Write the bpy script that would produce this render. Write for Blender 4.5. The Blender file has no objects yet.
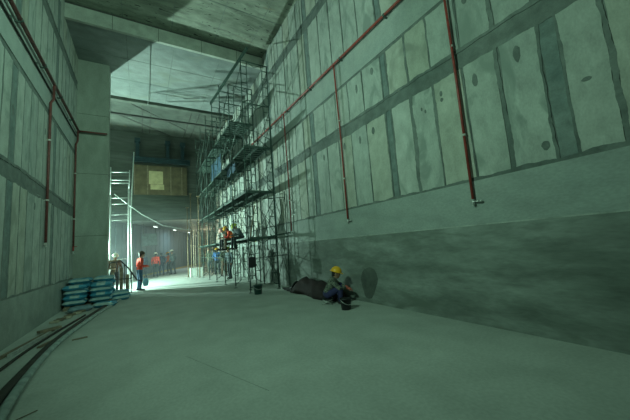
import bpy, math, random
from mathutils import Vector, Matrix, Quaternion
random.seed(7)
C = bpy.context.scene.collection
PI = math.pi
V = Vector

# ------------------------------------------------------------------ helpers
class MB:
    """collects shapes; build() links them as ONE mesh object"""
    def __init__(s): s.v = []; s.f = []; s.m = []; s.sm = []
    def add(s, vs, fs, mi=0, smooth=False):
        o = len(s.v); s.v += [tuple(p) for p in vs]
        s.f += [tuple(i + o for i in f) for f in fs]; s.m += [mi] * len(fs); s.sm += [smooth] * len(fs)
        return s
    def box(s, x0, x1, y0, y1, z0, z1, mi=0):
        vs = [(x, y, z) for x in (x0, x1) for y in (y0, y1) for z in (z0, z1)]
        return s.add(vs, [(0,1,3,2), (4,6,7,5), (0,4,5,1), (2,3,7,6), (0,2,6,4), (1,5,7,3)], mi)
    def obox(s, c, ax, ay, az, mi=0):
        c, ax, ay, az = V(c), V(ax), V(ay), V(az)
        vs = [c + i*ax + j*ay + k*az for i in (-1,1) for j in (-1,1) for k in (-1,1)]
        return s.add(vs, [(0,1,3,2), (4,6,7,5), (0,4,5,1), (2,3,7,6), (0,2,6,4), (1,5,7,3)], mi)
    def beam(s, p, q, w, h, up=(0,0,1), mi=0):
        p, q = V(p), V(q); d = q - p; L = d.length; d.normalize()
        a = d.cross(V(up))
        if a.length < 1e-4: a = d.cross(V((1,0,0)))
        a.normalize(); b = a.cross(d)
        return s.obox((p+q)/2, d*L/2, a*w/2, b*h/2, mi)
    def tube(s, pts, r, n=8, mi=0, cap=True, flat=1.0, smooth=True):
        pts = [V(p) for p in pts]; N = len(pts); rs = r if isinstance(r, (list, tuple)) else [r]*N
        vs = []; prev = None
        for i, p in enumerate(pts):
            t = (pts[min(i+1, N-1)] - pts[max(i-1, 0)])
            if t.length < 1e-9: t = V((0,0,1))
            t.normalize()
            if prev is None:
                a = t.cross(V((0,0,1)))
                if a.length < .05: a = t.cross(V((1,0,0)))
            else: a = prev - t*prev.dot(t)
            a.normalize(); prev = a; b = t.cross(a)
            for k in range(n):
                an = 2*PI*k/n
                vs.append(p + a*math.cos(an)*rs[i] + b*math.sin(an)*rs[i]*flat)
        fs = [(i*n+k, i*n+(k+1)%n, (i+1)*n+(k+1)%n, (i+1)*n+k) for i in range(N-1) for k in range(n)]
        s.add(vs, fs, mi, smooth)
        if cap:
            o = len(s.v) - N*n
            s.f.append(tuple(o+k for k in range(n))[::-1]); s.m.append(mi); s.sm.append(False)
            s.f.append(tuple(o+(N-1)*n+k for k in range(n))); s.m.append(mi); s.sm.append(False)
        return s
    def ball(s, c, r, mi=0, nu=12, nv=8, rot=None):
        r = V((r, r, r)) if isinstance(r, (int, float)) else V(r); c = V(c)
        vs = []
        for j in range(1, nv):
            th = PI*j/nv
            for i in range(nu):
                ph = 2*PI*i/nu
                q = V((math.sin(th)*math.cos(ph)*r.x, math.sin(th)*math.sin(ph)*r.y, math.cos(th)*r.z))
                vs.append(c + (rot @ q if rot else q))
        t = V((0,0,r.z)); b = V((0,0,-r.z))
        vs += [c + (rot @ t if rot else t), c + (rot @ b if rot else b)]
        T, B = len(vs)-2, len(vs)-1; fs = []
        for j in range(nv-2):
            for i in range(nu):
                fs.append((j*nu+i, (j+1)*nu+i, (j+1)*nu+(i+1)%nu, j*nu+(i+1)%nu))
        for i in range(nu):
            fs.append((T, i, (i+1)%nu)); fs.append((B, (nv-2)*nu+(i+1)%nu, (nv-2)*nu+i))
        return s.add(vs, fs, mi, True)
    def lathe(s, prof, c=(0,0,0), n=20, mi=0, rot=None, sx=1, sy=1, cap=True):
        c = V(c); vs = []
        for (r, z) in prof:
            for k in range(n):
                q = V((r*math.cos(2*PI*k/n)*sx, r*math.sin(2*PI*k/n)*sy, z)); vs.append(c + (rot @ q if rot else q))
        fs = [(i*n+k, i*n+(k+1)%n, (i+1)*n+(k+1)%n, (i+1)*n+k) for i in range(len(prof)-1) for k in range(n)]
        if cap:
            fs.append(tuple(range(n))[::-1]); fs.append(tuple((len(prof)-1)*n+k for k in range(n)))
        return s.add(vs, fs, mi, True)
    def limb(s, p, r0, q, r1):
        p, q = V(p), V(q)
        s.tube([p, q], [r0, r1], n=12); s.ball(p, r0*1.0); s.ball(q, r1*1.0); return s
    def mesh(s, name, mats):
        me = bpy.data.meshes.new(name); me.from_pydata(s.v, [], s.f)
        for m in (mats if isinstance(mats, (list, tuple)) else [mats]): me.materials.append(m)
        me.polygons.foreach_set('material_index', s.m); me.polygons.foreach_set('use_smooth', s.sm)
        me.update(); return me
    def build(s, name, mats, parent=None, loc=(0,0,0), rz=0):
        o = bpy.data.objects.new(name, s.mesh(name, mats)); C.objects.link(o)
        o.location = loc; o.rotation_euler = (0,0,rz)
        if parent: o.parent = parent
        return o

def thing(name, label, cat, loc=(0,0,0), rz=0, group=None):
    o = bpy.data.objects.new(name, None); C.objects.link(o); o.location = loc; o.rotation_euler = (0,0,rz)
    o.empty_display_size = .1
    return tag(o, label, cat, group)
def tag(o, label, cat, group=None):
    o['label'] = label; o['category'] = cat
    if group: o['group'] = group
    return o
def struct(o): o['kind'] = 'structure'; return o
def copy_tree(o, parent=None):
    c = o.copy(); C.objects.link(c)
    if parent: c.parent = parent
    for ch in [x for x in C.objects if x.parent == o]: copy_tree(ch, c)
    return c

# ------------------------------------------------------------------ materials
def nt(name):
    m = bpy.data.materials.new(name); m.use_nodes = True; t = m.node_tree; t.nodes.clear()
    out = t.nodes.new('ShaderNodeOutputMaterial'); b = t.nodes.new('ShaderNodeBsdfPrincipled')
    t.links.new(b.outputs[0], out.inputs[0]); return m, t, b
def c4(c): return (c[0], c[1], c[2], 1)
def mat(name, col, rough=.6, metal=0, var=.25, scale=6, bump=.0):
    m, t, b = nt(name); N, Lk = t.nodes.new, t.links.new
    b.inputs['Roughness'].default_value = rough; b.inputs['Metallic'].default_value = metal
    tc = N('ShaderNodeTexCoord'); n = N('ShaderNodeTexNoise'); n.inputs['Scale'].default_value = scale; n.inputs['Detail'].default_value = 5
    Lk(tc.outputs['Object'], n.inputs['Vector'])
    r = N('ShaderNodeValToRGB'); r.color_ramp.elements[0].position = .3; r.color_ramp.elements[1].position = .7
    r.color_ramp.elements[0].color = c4([x*(1-var) for x in col]); r.color_ramp.elements[1].color = c4([min(1, x*(1+var)) for x in col])
    Lk(n.outputs[0], r.inputs[0]); Lk(r.outputs[0], b.inputs['Base Color'])
    if bump:
        bp = N('ShaderNodeBump'); bp.inputs['Strength'].default_value = bump; bp.inputs['Distance'].default_value = .01
        Lk(n.outputs[0], bp.inputs['Height']); Lk(bp.outputs[0], b.inputs['Normal'])
    return m
def concrete(name, a, bcol, s1=.6, s2=5, s3=40, stain=None, stretch=(1,1,1), bump=.35, rough=.85, fine=.35, spots=0, spotcol=(.03,.035,.03)):
    """two concrete tones mixed by broad clouds, finer mottling, grain and optional stains / pock marks"""
    m, t, b = nt(name); N, Lk = t.nodes.new, t.links.new
    b.inputs['Roughness'].default_value = rough
    tc = N('ShaderNodeTexCoord'); mp = N('ShaderNodeMapping'); mp.inputs['Scale'].default_value = stretch
    Lk(tc.outputs['Object'], mp.inputs[0])
    def noise(sc, det=5, dist=0.0):
        n = N('ShaderNodeTexNoise'); n.inputs['Scale'].default_value = sc; n.inputs['Detail'].default_value = det
        n.inputs['Distortion'].default_value = dist; Lk(mp.outputs[0], n.inputs['Vector']); return n.outputs[0]
    n1, n2, n3 = noise(s1, 6, .6), noise(s2, 6, .3), noise(s3, 3)
    def ramp(src, p0, p1, ca, cb):
        r = N('ShaderNodeValToRGB'); r.color_ramp.elements[0].position = p0; r.color_ramp.elements[1].position = p1
        r.color_ramp.elements[0].color = ca; r.color_ramp.elements[1].color = cb; Lk(src, r.inputs[0]); return r.outputs[0]
    def mix(fac, ca, cb, mode='MIX', f=None):
        x = N('ShaderNodeMix'); x.data_type = 'RGBA'; x.blend_type = mode
        if fac is not None: Lk(fac, x.inputs[0])
        else: x.inputs[0].default_value = f
        for i, c in ((6, ca), (7, cb)):
            if isinstance(c, tuple): x.inputs[i].default_value = c
            else: Lk(c, x.inputs[i])
        return x.outputs[2]
    base = ramp(n1, .35, .65, c4(a), c4(bcol))
    g2 = ramp(n2, .3, .7, (1-fine, 1-fine, 1-fine, 1), (1,1,1,1))
    base = mix(None, base, g2, 'MULTIPLY', 1.0)
    g3 = ramp(n3, .3, .7, (.85,.85,.85,1), (1.1,1.1,1.1,1))
    base = mix(None, base, g3, 'MULTIPLY', .7)
    if stain:
        k = ramp(noise(stain[1], 7, 1.2), stain[2], stain[2]+.12, (0,0,0,1), (1,1,1,1))
        base = mix(k, base, c4(stain[0]))
    if spots:
        k = ramp(noise(spots, 4, .5), .62, .68, (0,0,0,1), (1,1,1,1))
        base = mix(k, base, c4(spotcol))
    Lk(base, b.inputs['Base Color'])
    bp = N('ShaderNodeBump'); bp.inputs['Strength'].default_value = bump; bp.inputs['Distance'].default_value = .02
    Lk(n2, bp.inputs['Height']); bp2 = N('ShaderNodeBump'); bp2.inputs['Strength'].default_value = bump*.6; bp2.inputs['Distance'].default_value = .005
    Lk(n3, bp2.inputs['Height']); Lk(bp.outputs[0], bp2.inputs['Normal']); Lk(bp2.outputs[0], b.inputs['Normal'])
    return m
def emit(name, col, s):
    m, t, b = nt(name); b.inputs['Base Color'].default_value = c4(col)
    b.inputs['Emission Color'].default_value = c4(col); b.inputs['Emission Strength'].default_value = s; return m

M_floor = concrete('floor_concrete', (.43,.47,.44), (.52,.56,.52), .35, 2.2, 30, stain=((.36,.39,.36), .5, .60), stretch=(1,.8,1), fine=.16, bump=.2)
M_mortar = concrete('joint_mortar', (.13,.16,.148), (.20,.23,.213), .8, 6, 45, bump=.5)
M_wide = concrete('wide_joint_mortar', (.16,.215,.21), (.22,.27,.255), 1.2, 7, 45, bump=.4)
M_pan = [concrete('wall_panel_pale', (.40,.44,.40), (.47,.50,.46), .9, 5, 50, stain=((.24,.28,.25), 1.6, .55), stretch=(1,1,.6), fine=.28),
         concrete('wall_panel_grey', (.37,.41,.38), (.44,.48,.44), 1.3, 6, 50, stain=((.23,.27,.245), 2.0, .55), stretch=(1,1,.5), fine=.30),
         concrete('wall_panel_warm', (.40,.42,.36), (.46,.48,.42), 1.0, 5, 50, stain=((.25,.27,.23), 1.3, .54), stretch=(1,1,.6), fine=.28)]
M_low = concrete('lower_render_coat', (.15,.18,.16), (.29,.33,.305), 1.3, 6, 26, stain=((.13,.155,.135), 1.9, .57), stretch=(1,.35,1.2), fine=.38, bump=.6)
M_mid = concrete('middle_render_coat', (.29,.34,.32), (.36,.40,.375), .6, 3.5, 35, stain=((.24,.29,.27), .9, .60), stretch=(1,.6,1.2), fine=.18, bump=.4)
M_strip = concrete('smooth_render_strip', (.31,.36,.34), (.36,.40,.37), .8, 4, 40, fine=.15)
M_dkrender = concrete('dark_render', (.08,.095,.085), (.12,.14,.125), 2, 8, 40, fine=.2)
M_lleft = concrete('left_lower_render', (.26,.30,.275), (.34,.38,.35), .7, 3.2, 35, fine=.22)
M_pillar = concrete('pillar_concrete', (.25,.28,.235), (.33,.37,.32), .5, 3, 35, stain=((.22,.25,.20), .7, .58), stretch=(1,1,.4), fine=.25)
M_ceil = concrete('board_marked_ceiling', (.20,.23,.18), (.31,.345,.28), .5, 3.0, 30, stain=((.20,.14,.075), .9, .66), stretch=(.6,1.9,1), fine=.5, spots=6, bump=.6)
M_ceil2 = concrete('soffit_concrete', (.18,.21,.205), (.255,.285,.275), .4, 2.5, 30, stain=((.17,.19,.165), .6, .58), stretch=(.8,1.2,1), fine=.3)
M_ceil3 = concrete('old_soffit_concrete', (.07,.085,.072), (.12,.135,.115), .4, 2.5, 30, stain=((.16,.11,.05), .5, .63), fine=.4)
M_beam = concrete('beam_concrete', (.36,.39,.34), (.43,.46,.40), .8, 3, 30, fine=.3)
M_dark = concrete('dark_joint', (.05,.055,.05), (.08,.085,.075), 1, 8, 30)
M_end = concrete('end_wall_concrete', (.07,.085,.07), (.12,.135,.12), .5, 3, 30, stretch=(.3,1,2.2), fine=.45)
M_far = concrete('far_wall_concrete', (.34,.38,.37), (.42,.46,.45), .6, 4, 30)
M_redp = mat('red_pipe_paint', (.27,.04,.03), .45, 0, .35, 14)
M_chalk = mat('pipe_spatter', (.5,.48,.44), .7)
M_redshade = mat('shaded_red_pipe_paint', (.11,.03,.025), .55, 0, .3, 10)  # red pipe paint with the left wall's shade put into the colour
M_chrome = mat('tap_metal', (.62,.64,.62), .3, .8, .1)
M_scaf = mat('scaffold_green_paint', (.035,.07,.057), .55, .2, .45, 18)
M_scafb = mat('scaffold_brace_metal', (.07,.10,.085), .5, .5, .4, 20)
M_deck = mat('scaffold_deck_steel', (.12,.18,.15), .6, .3, .3, 9)
M_deckedge = mat('scaffold_deck_edge', (.06,.095,.08), .6, .3, .3, 9)
M_rust = mat('rusty_prop_steel', (.20,.15,.09), .7, .4, .4, 12)
M_galv = mat('galvanised_tube', (.55,.58,.56), .45, .5, .2, 12)
M_hose = mat('pale_layflat_hose', (.30,.37,.36), .7, 0, .3, 7, .3)
M_bhose = mat('black_rubber_hose', (.035,.035,.03), .8, 0, .3, 8)
M_black = mat('black_plastic', (.012,.014,.016), .45, 0, .3)
M_gbuck = mat('dark_green_plastic', (.012,.055,.045), .4, 0, .2)
M_bagb = mat('blue_sack_weave', (.05,.27,.40), .6, 0, .3, 9, .4)
M_bagw = mat('pale_sack_print', (.34,.46,.45), .65, 0, .2, 9, .3)
M_bagg = mat('grey_blue_sack', (.17,.25,.29), .7, 0, .3, 9, .4)
M_wood = mat('weathered_timber', (.20,.16,.11), .8, 0, .35, 10, .3)
M_paltim = mat('pale_timber', (.40,.36,.27), .8, 0, .3, 10, .3)
M_plyb = mat('brown_plywood', (.11,.088,.05), .75, 0, .35, 2.5)
M_plyy = mat('pale_yellow_sheet', (.42,.37,.21), .75, 0, .25, 3)
M_steel = mat('blue_painted_steel', (.02,.05,.06), .5, .3, .3, 5)
M_tarp = mat('dark_maroon_tarpaulin', (.018,.009,.009), .75, 0, .5, 5, .4)
M_tarpb = mat('black_sheet', (.012,.012,.013), .7, 0, .4, 6)
M_btarp = mat('faded_blue_tarpaulin', (.03,.07,.11), .7, 0, .4, 5, .3)
M_slatebox = mat('grey_duct_sheet', (.12,.15,.16), .6)
M_box = mat('pale_box', (.55,.60,.56), .7)
M_skin = mat('skin', (.42,.24,.16), .6, 0, .1)
M_hair = mat('black_hair', (.012,.011,.010), .6)
M_boot = mat('dark_boot', (.02,.018,.016), .6)
M_eye = mat('dark_eye', (.02,.015,.012), .3)
def cloth(name, col): return mat(name, col, .9, 0, .22, 12, .3)
M_navy = cloth('navy_trousers', (.035,.035,.11)); M_dk = cloth('dark_work_clothes', (.035,.045,.05)); M_bluej = cloth('blue_work_shirt', (.06,.17,.42))
M_red = cloth('red_work_jacket', (.60,.055,.03)); M_orange = cloth('orange_vest', (.80,.16,.03)); M_olive = cloth('olive_work_clothes', (.10,.12,.08))
M_brn = cloth('brown_work_clothes', (.14,.10,.07)); M_jean = cloth('blue_trousers', (.06,.12,.20)); M_dkblue = cloth('dark_blue_jacket', (.03,.05,.10)); M_slate = cloth('slate_work_clothes', (.09,.12,.13))
M_hy = mat('yellow_helmet', (.95,.48,.02), .35, 0, .05); M_hw = mat('white_helmet', (.75,.72,.62), .35, 0, .05)
M_hp = mat('pink_helmet', (.80,.38,.33), .35, 0, .05); M_hg = mat('lime_helmet', (.55,.62,.08), .35, 0, .05); M_hd = mat('dark_helmet', (.05,.035,.02), .4, 0, .05)
M_glove = cloth('red_work_glove', (.62,.15,.11))
def plaid():
    m, t, b = nt('chequered_shirt'); N, Lk = t.nodes.new, t.links.new; b.inputs['Roughness'].default_value = .9
    tc = N('ShaderNodeTexCoord'); ch = N('ShaderNodeTexChecker'); ch.inputs['Scale'].default_value = 27
    ch.inputs[1].default_value = (.20,.23,.17,1); ch.inputs[2].default_value = (.035,.045,.05,1)
    ch2 = N('ShaderNodeTexChecker'); ch2.inputs['Scale'].default_value = 9; ch2.inputs[1].default_value = (.30,.30,.25,1); ch2.inputs[2].default_value = (.06,.07,.06,1)
    Lk(tc.outputs['Object'], ch.inputs[0]); Lk(tc.outputs['Object'], ch2.inputs[0])
    x = N('ShaderNodeMix'); x.data_type = 'RGBA'; x.inputs[0].default_value = .4; Lk(ch.outputs[0], x.inputs[6]); Lk(ch2.outputs[0], x.inputs[7])
    Lk(x.outputs[2], b.inputs['Base Color']); return m
M_plaid = plaid()
def ribbed():
    m, t, b = nt('ribbed_sheet'); N, Lk = t.nodes.new, t.links.new; b.inputs['Roughness'].default_value = .6
    b.inputs['Base Color'].default_value = (.15,.20,.225,1); return m
M_rib = ribbed()

# ------------------------------------------------------------------ setting
XL, XR = -2.22, 4.78
struct(MB().box(-8, 18, -8, 56, -.3, 0).build('floor', M_floor))
# floor construction joints
fj = MB()
fj.tube([(.55,4.9,.001),(1.15,3.1,.001)], .002, n=4, flat=.3)

struct(fj.build('trim_floor_joint', M_mortar))

rng = random.Random(3)
def wobble_panel(mb, side, y0, y1, z0, z1, mi, amp=.008, th=.012):
    """one raised wall panel with a slightly ragged outline; side=+1 faces +x (left wall), -1 faces -x"""
    xw = XL if side > 0 else XR
    pts = []
    def edge(a, b):
        n = max(2, int((V(b)-V(a)).length/.13)); d = (V(b)-V(a)).normalized(); nn = V((-d.y, d.x)); w = 0
        for i in range(n):
            w = .6*w + rng.uniform(-amp, amp)
            pts.append(V(a).lerp(V(b), i/n) + nn*(w if i else 0))
    c = [(y0+rng.uniform(-.01,.01), z0+rng.uniform(-.02,.02)), (y1+rng.uniform(-.01,.01), z0+rng.uniform(-.02,.02)),
         (y1+rng.uniform(-.015,.015), z1+rng.uniform(-.02,.02)), (y0+rng.uniform(-.015,.015), z1+rng.uniform(-.02,.02))]
    for i in range(4): edge(c[i], c[(i+1)%4])
    n = len(pts); xf = xw + side*th
    vs = [(xf, p.x, p.y) for p in pts] + [(xw - side*.01, p.x, p.y) for p in pts]
    fr = tuple(range(n)) if side > 0 else tuple(range(n))[::-1]
    fs = [fr] + [(i, i+n, (i+1)%n+n, (i+1)%n) for i in range(n)]
    mb.add(vs, fs, mi)
def wall_face(side, ymin, ymax, joints, rows, blobs):
    mb = MB(); xw = XL if side > 0 else XR; js = sorted(joints)
    mb.box(*((xw-.5, xw) if side > 0 else (xw, xw+.5)), ymin, ymax, 0, 10.6, 0)
    segs = []; prev = ymin
    for (y, w) in js:
        w = w*.62 if w < .16 else w*.9
        if y <= ymin or y >= ymax: continue
        segs.append((prev, y-w/2)); prev = y+w/2
        if w > .16:
            for (z0, z1) in rows: wobble_panel(mb, side, y-w/2+.03, y+w/2-.03, z0+.02, z1-.02, 1, .01, .006)
    segs.append((prev, ymax))
    for (z0, z1) in rows:
        for (a, b) in segs:
            if b-a < .06: continue
            wobble_panel(mb, side, a, b, z0, z1, 2+rng.choice((0,0,1,1,2)))
    def smear(p0, p1, w0, w1, mi, lift):
        p0, p1 = V(p0), V(p1); n = max(3, int((p1-p0).length/.045)); dd = (p1-p0).normalized(); nn = V((-dd.y, dd.x)); a_, b_ = [], []; ra = rb = 0; cc = 0
        for i in range(n+1):
            ra = .88*ra+rng.uniform(-1, 1)*.55; rb = .88*rb+rng.uniform(-1, 1)*.55; cc = .92*cc+rng.uniform(-.006,.006)
            m_ = w0+(w1-w0)*i/n; q = p0.lerp(p1, i/n) + nn*cc
            a_.append(q + nn*m_*(1+.45*max(-1.6, min(2, ra)))); b_.append(q - nn*m_*(1+.45*max(-1.6, min(2, rb))))
        xf = xw + side*lift; vs = []
        for q in a_ + b_: vs.append((xf, q.x, q.y))
        for q in a_ + b_: vs.append((xw, q.x, q.y))
        N1 = n+1; fs = []
        for i in range(n):
            f_ = (i, i+1, N1+i+1, N1+i); fs.append(f_ if side < 0 else f_[::-1])
            fs.append((i, i+1, 2*N1+i+1, 2*N1+i)); fs.append((N1+i, N1+i+1, 3*N1+i+1, 3*N1+i))
        mb.add(vs, fs, mi)
    for (y, w) in js:
        if y <= ymin or y >= ymax: continue
        for (z0, z1) in rows:
            if w > .16:
                for s_ in (-1, 1): smear((y+s_*w*.42, z0), (y+s_*w*.42, z1), .016, .02, 0, .0145)
            else:
                k_ = rng.random(); smear((y, z0), (y, z1), .006+.012*k_+(w > .08)*.018, .008+.03*rng.random()**2+(w > .08)*.02, 0, .0142)
    for (z0, z1) in rows:
        for zz in (z0, z1):
            if zz < 10: smear((ymin, zz), (ymax, zz), .035, .035, 0, .0137)
    for (y, z, ry, rz) in blobs:
        n = 12; xf = xw + side*.017
        ring = [(xf, y+ry*math.cos(2*PI*k/n)*rng.uniform(.85,1.1), z+rz*math.sin(2*PI*k/n)*rng.uniform(.85,1.1)) for k in range(n)]
        bk = [(xw, p[1], p[2]) for p in ring]
        mb.add(ring+bk, [tuple(range(n)) if side > 0 else tuple(range(n))[::-1]] + [(k, k+n, (k+1)%n+n, (k+1)%n) for k in range(n)], 0)
    return mb
jr = [(-.35,.06),(.3,.06),(.85,.10),(1.40,.27),(2.05,.12),(2.6,.07),(3.2,.05),(3.74,.09),(4.38,.22),(5.12,.06),(5.73,.05),(6.3,.05),(6.9,.06),(7.65,.30)]
y = 8.25
k = 0
while y < 22:
    jr.append((y, .30 if k % 6 == 5 else .06)); y += .56; k += 1
y = -.9
while y > -6: jr.append((y, .06)); y -= .56
rows = [(2.37,4.38), (4.68,5.78), (6.52,8.74), (9.08,10.3)]
bl = [(1.78,4.08,.05,.13),(2.42,4.02,.045,.12),(3.05,4.1,.03,.06),(3.05,3.98,.03,.04),(3.5,4.0,.02,.04),(3.42,3.92,.02,.04),(4.9,4.1,.05,.09),(5.4,4.05,.04,.10),
      (5.35,5.4,.04,.12),(6.05,4.1,.04,.10),(7.1,4.1,.04,.1),(1.1,3.3,.05,.03),(4.75,5.55,.05,.10),(2.4,5.5,.05,.09),(1.62,2.62,.05,.07)]
w = wall_face(-1, -6, 22.4, jr, rows, bl)
# render coats: lower, middle and the smooth strip between the two long joints
w.box(XR-.045, XR, -6, 22.4, 0, 1.625, 5)
w.box(XR-.030, XR, -6, 22.4, 1.625, 2.35, 6)
w.box(XR-.020, XR, -6, 22.4, 5.82, 6.50, 7)
w.box(XR-.048, XR, -6, 9.3, 1.612, 1.632, 3)
# dark irregular patch low on the wall
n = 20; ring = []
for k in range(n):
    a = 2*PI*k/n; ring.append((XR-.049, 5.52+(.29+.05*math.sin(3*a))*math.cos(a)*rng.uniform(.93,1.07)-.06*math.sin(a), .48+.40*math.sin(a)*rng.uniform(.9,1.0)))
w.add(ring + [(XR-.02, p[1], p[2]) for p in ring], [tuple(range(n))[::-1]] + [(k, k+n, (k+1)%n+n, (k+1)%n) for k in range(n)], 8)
struct(w.build('wall_right', [M_mortar, M_wide]+M_pan+[M_low, M_mid, M_strip, M_dkrender]))

jl = [(6.6,.05),(7.15,.05),(7.72,.36),(8.3,.05),(8.75,.06),(9.25,.05),(9.8,.05),(10.35,.05),(10.9,.30),(11.5,.05),(12.0,.05),(12.5,.05),(12.95,.04),(13.4,.04)]
y = 6.4
while y > -6: jl.append((y, .05)); y -= .55
w = wall_face(1, -6, 14, jl, [(.9,3.2),(3.52,5.62),(6.52,8.3),(8.62,10.3)], [(9.3,2.9,.04,.09),(10.8,2.8,.04,.09),(7.7,4.6,.05,.12),(9.9,5.0,.04,.1)])
w.box(XL, XL+.03, -6, 14, 0, .89, 5); w.box(XL, XL+.02, -6, 14, 5.72, 6.5, 6)
struct(w.build('wall_left', [M_mortar, M_wide]+M_pan+[M_lleft, M_strip]))

# pillar at the end of the left wall
p = MB(); p.box(-3.6, -1.17, 14, 14.62, 0, 10.3, 0)
for z in (2.45, 4.9, 7.35): p.box(-2.2, -1.165, 13.995, 14.3, z, z+.012, 1)
struct(p.build('wall_pillar', [M_pillar, M_dark]))
struct(MB().box(-5.5, -5.2, 14, 24, 0, 10.3).build('wall_recess', M_pillar))
# ceilings: near slab, deep soffit, older far soffit
c = MB(); c.box(XL-.5, XR+.5, -6, 11.6, 10.22, 10.7, 0)
for x in (-.6, 1.0, 2.6, 4.0): c.box(x, x+.015, -6, 11.6, 10.215, 10.23, 1)
for yy in (2.2, 4.6, 7.0, 9.4): c.box(XL, XR, yy, yy+.02, 10.21, 10.23, 1)
struct(c.build('ceiling', [M_ceil, M_mortar]))
c = MB(); c.box(-5.5, XR+.5, 11.6, 16.7, 9.66, 10.7, 0)
for x in (-.5, 1.1, 2.9): c.box(x, x+.02, 11.65, 16.7, 9.652, 9.67, 1)
for yy in (13.2, 14.9): c.box(XL, XR, yy, yy+.02, 9.652, 9.67, 1)
struct(c.build('ceiling_soffit', [M_ceil2, M_mortar]))
b = MB(); b.box(XL, XR-.03, 11.50, 11.62, 9.62, 10.14, 0); b.box(XL, XR-.03, 11.53, 11.63, 10.13, 10.24, 1)
for x in (-.9, .55, 2.1, 3.55): b.box(x, x+.015, 11.493, 11.55, 9.62, 10.14, 1)
struct(b.build('trim_beam_face', [M_beam, M_dark]))
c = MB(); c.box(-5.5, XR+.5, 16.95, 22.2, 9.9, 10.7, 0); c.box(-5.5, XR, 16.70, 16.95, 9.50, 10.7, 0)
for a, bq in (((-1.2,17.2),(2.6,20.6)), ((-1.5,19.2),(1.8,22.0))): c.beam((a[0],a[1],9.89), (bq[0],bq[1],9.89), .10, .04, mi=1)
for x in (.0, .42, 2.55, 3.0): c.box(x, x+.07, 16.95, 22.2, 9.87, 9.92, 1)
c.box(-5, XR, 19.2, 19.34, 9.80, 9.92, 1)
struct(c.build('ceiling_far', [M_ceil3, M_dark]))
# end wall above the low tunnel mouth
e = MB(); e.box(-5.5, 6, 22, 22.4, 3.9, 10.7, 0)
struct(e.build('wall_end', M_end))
struct(MB().box(-5.5, 17, 22.4, 52, 4.0, 4.3).build('ceiling_low_tunnel', M_far))
struct(MB().box(-5.5, 17, 50, 50.4, 0, 4.2).build('wall_back', M_far))
# ribbed side wall of the bending tunnel
r = MB(); A, B = V((-1.9,22.6,0)), V((9.0,48,0)); d = (B-A); Ln = d.length; d.normalize(); nn = V((-d.y, d.x, 0))
nr = 60
for i in range(nr):
    s0 = Ln*i/nr; q = A + d*(s0+Ln/nr/2)
    r.obox(q + V((0,0,2)) - nn*(-.03 if i % 2 else 0), d*(Ln/nr/2), nn*.05, V((0,0,2)))
struct(r.build('wall_ribbed', M_rib))
struct(MB().obox(V((.6,26.5,1.4))*1, d*3.2, nn*.03, V((0,0,.0))).build('trim_ribbed_rail', M_galv)) if False else None
yl = MB(); q0 = A + d*4.2 - nn*.25; q1 = A + d*Ln - nn*.25
yl.beam(q0+V((0,0,.06)), q1+V((0,0,.06)), .14, .12)
struct(yl.build('trim_tunnel_curb', mat('yellow_curb_paint', (.62,.52,.20), .8)))

# ------------------------------------------------------------------ wall pipes
def tap(parent, x, y, z, side, name='tap'):
    t = MB(); t.tube([(x,y,z),(x,y,z-.10)], .022, 8); t.tube([(x,y,z-.04),(x+side*.02,y-.11,z-.05)], .014, 8)
    t.tube([(x-.03,y,z-.105),(x+.03,y,z-.105)], .012, 6); t.ball((x,y-.12,z-.05), (.02,.03,.02)); t.build(name, M_chrome, parent)
def wall_pipe(x, side, y0, y1, z0, z1, m, label, drops, r=.045, off=.11):
    th = thing('water_pipe', label, 'pipe', (x, y0, z0))
    L = lambda yy: z0 + (z1-z0)*(yy-y0)/(y1-y0)
    xx = side*off
    MB().tube([(xx, 0, 0), (xx, (y1-y0)/2, (z1-z0)/2), (xx, y1-y0, z1-z0)], r, 10).build('main_pipe', m, th)
    yy = y0+.6
    while yy < y1:
        q = MB(); zz = L(yy)-z0
        q.box(min(0, xx*1.0), max(0, xx*1.0), yy-y0-.02, yy-y0+.02, zz-r-.03, zz-r-.005)
        q.tube([(xx, yy-y0-.025, zz), (xx, yy-y0+.025, zz)], r*1.22, 10); q.build('bracket', M_scafb, th); yy += 1.7
    for (yd, ze, jog) in drops:
        zt = L(yd)-z0; yr = yd-y0; xd = xx + (side*-.03)
        pts = [(xx, yr, zt)] + ([(xx, yr, zt-.45), (xd, yr-.14, zt-.62)] if jog else [(xx, yr, zt-.2)])
        yb = yr-.14 if jog else yr
        pts += [(xd, yb, (zt+ze-z0)/2), (xd, yb, ze-z0)]
        MB().tube(pts, r*.75, 10).build('drop_pipe', m, th)
        for fz in (.25, .62):
            cl = MB()
            zc = (ze-z0) + (zt-ze+z0)*fz
            cl.tube([(xd, yb, zc-.02), (xd, yb, zc+.02)], r*1.0, 10); cl.box(min(0, xd), max(0, xd), yb-.012, yb+.012, zc-.012, zc+.012)
            cl.build('pipe_clamp', M_chalk, th)
        tap(th, xd, yb, ze-z0, side)
    return th
wall_pipe(XR, -1, -5, 20.5, 6.36, 6.72, M_redp, 'long red water pipe high on the right wall with three hanging branches', [(2.69,2.05,False),(6.1,2.1,False),(9.5,2.05,False)], .03)
wl = wall_pipe(XL, 1, -5, 13.9, 6.30, 6.55, M_redshade, 'shade-darkened red water pipe high on the left wall with two hanging branches', [(10.15,2.05,True),(13.7,1.9,True)], .04)
MB().tube([(.11, 18.9, .25), (.13, 18.82, .25), (1.02, 18.82, .25)], .035, 8).build('end_pipe', M_redshade, wl)
vv = MB(); vv.lathe([(.0,-.01),(.06,-.01),(.06,.01),(0,.01)], (.14, 18.5, -4.25), 14); vv.tube([(.09,18.5,-4.25),(.09,18.5,-4.4)], .03, 8)
vv.build('valve', M_redp, wl)
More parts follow.
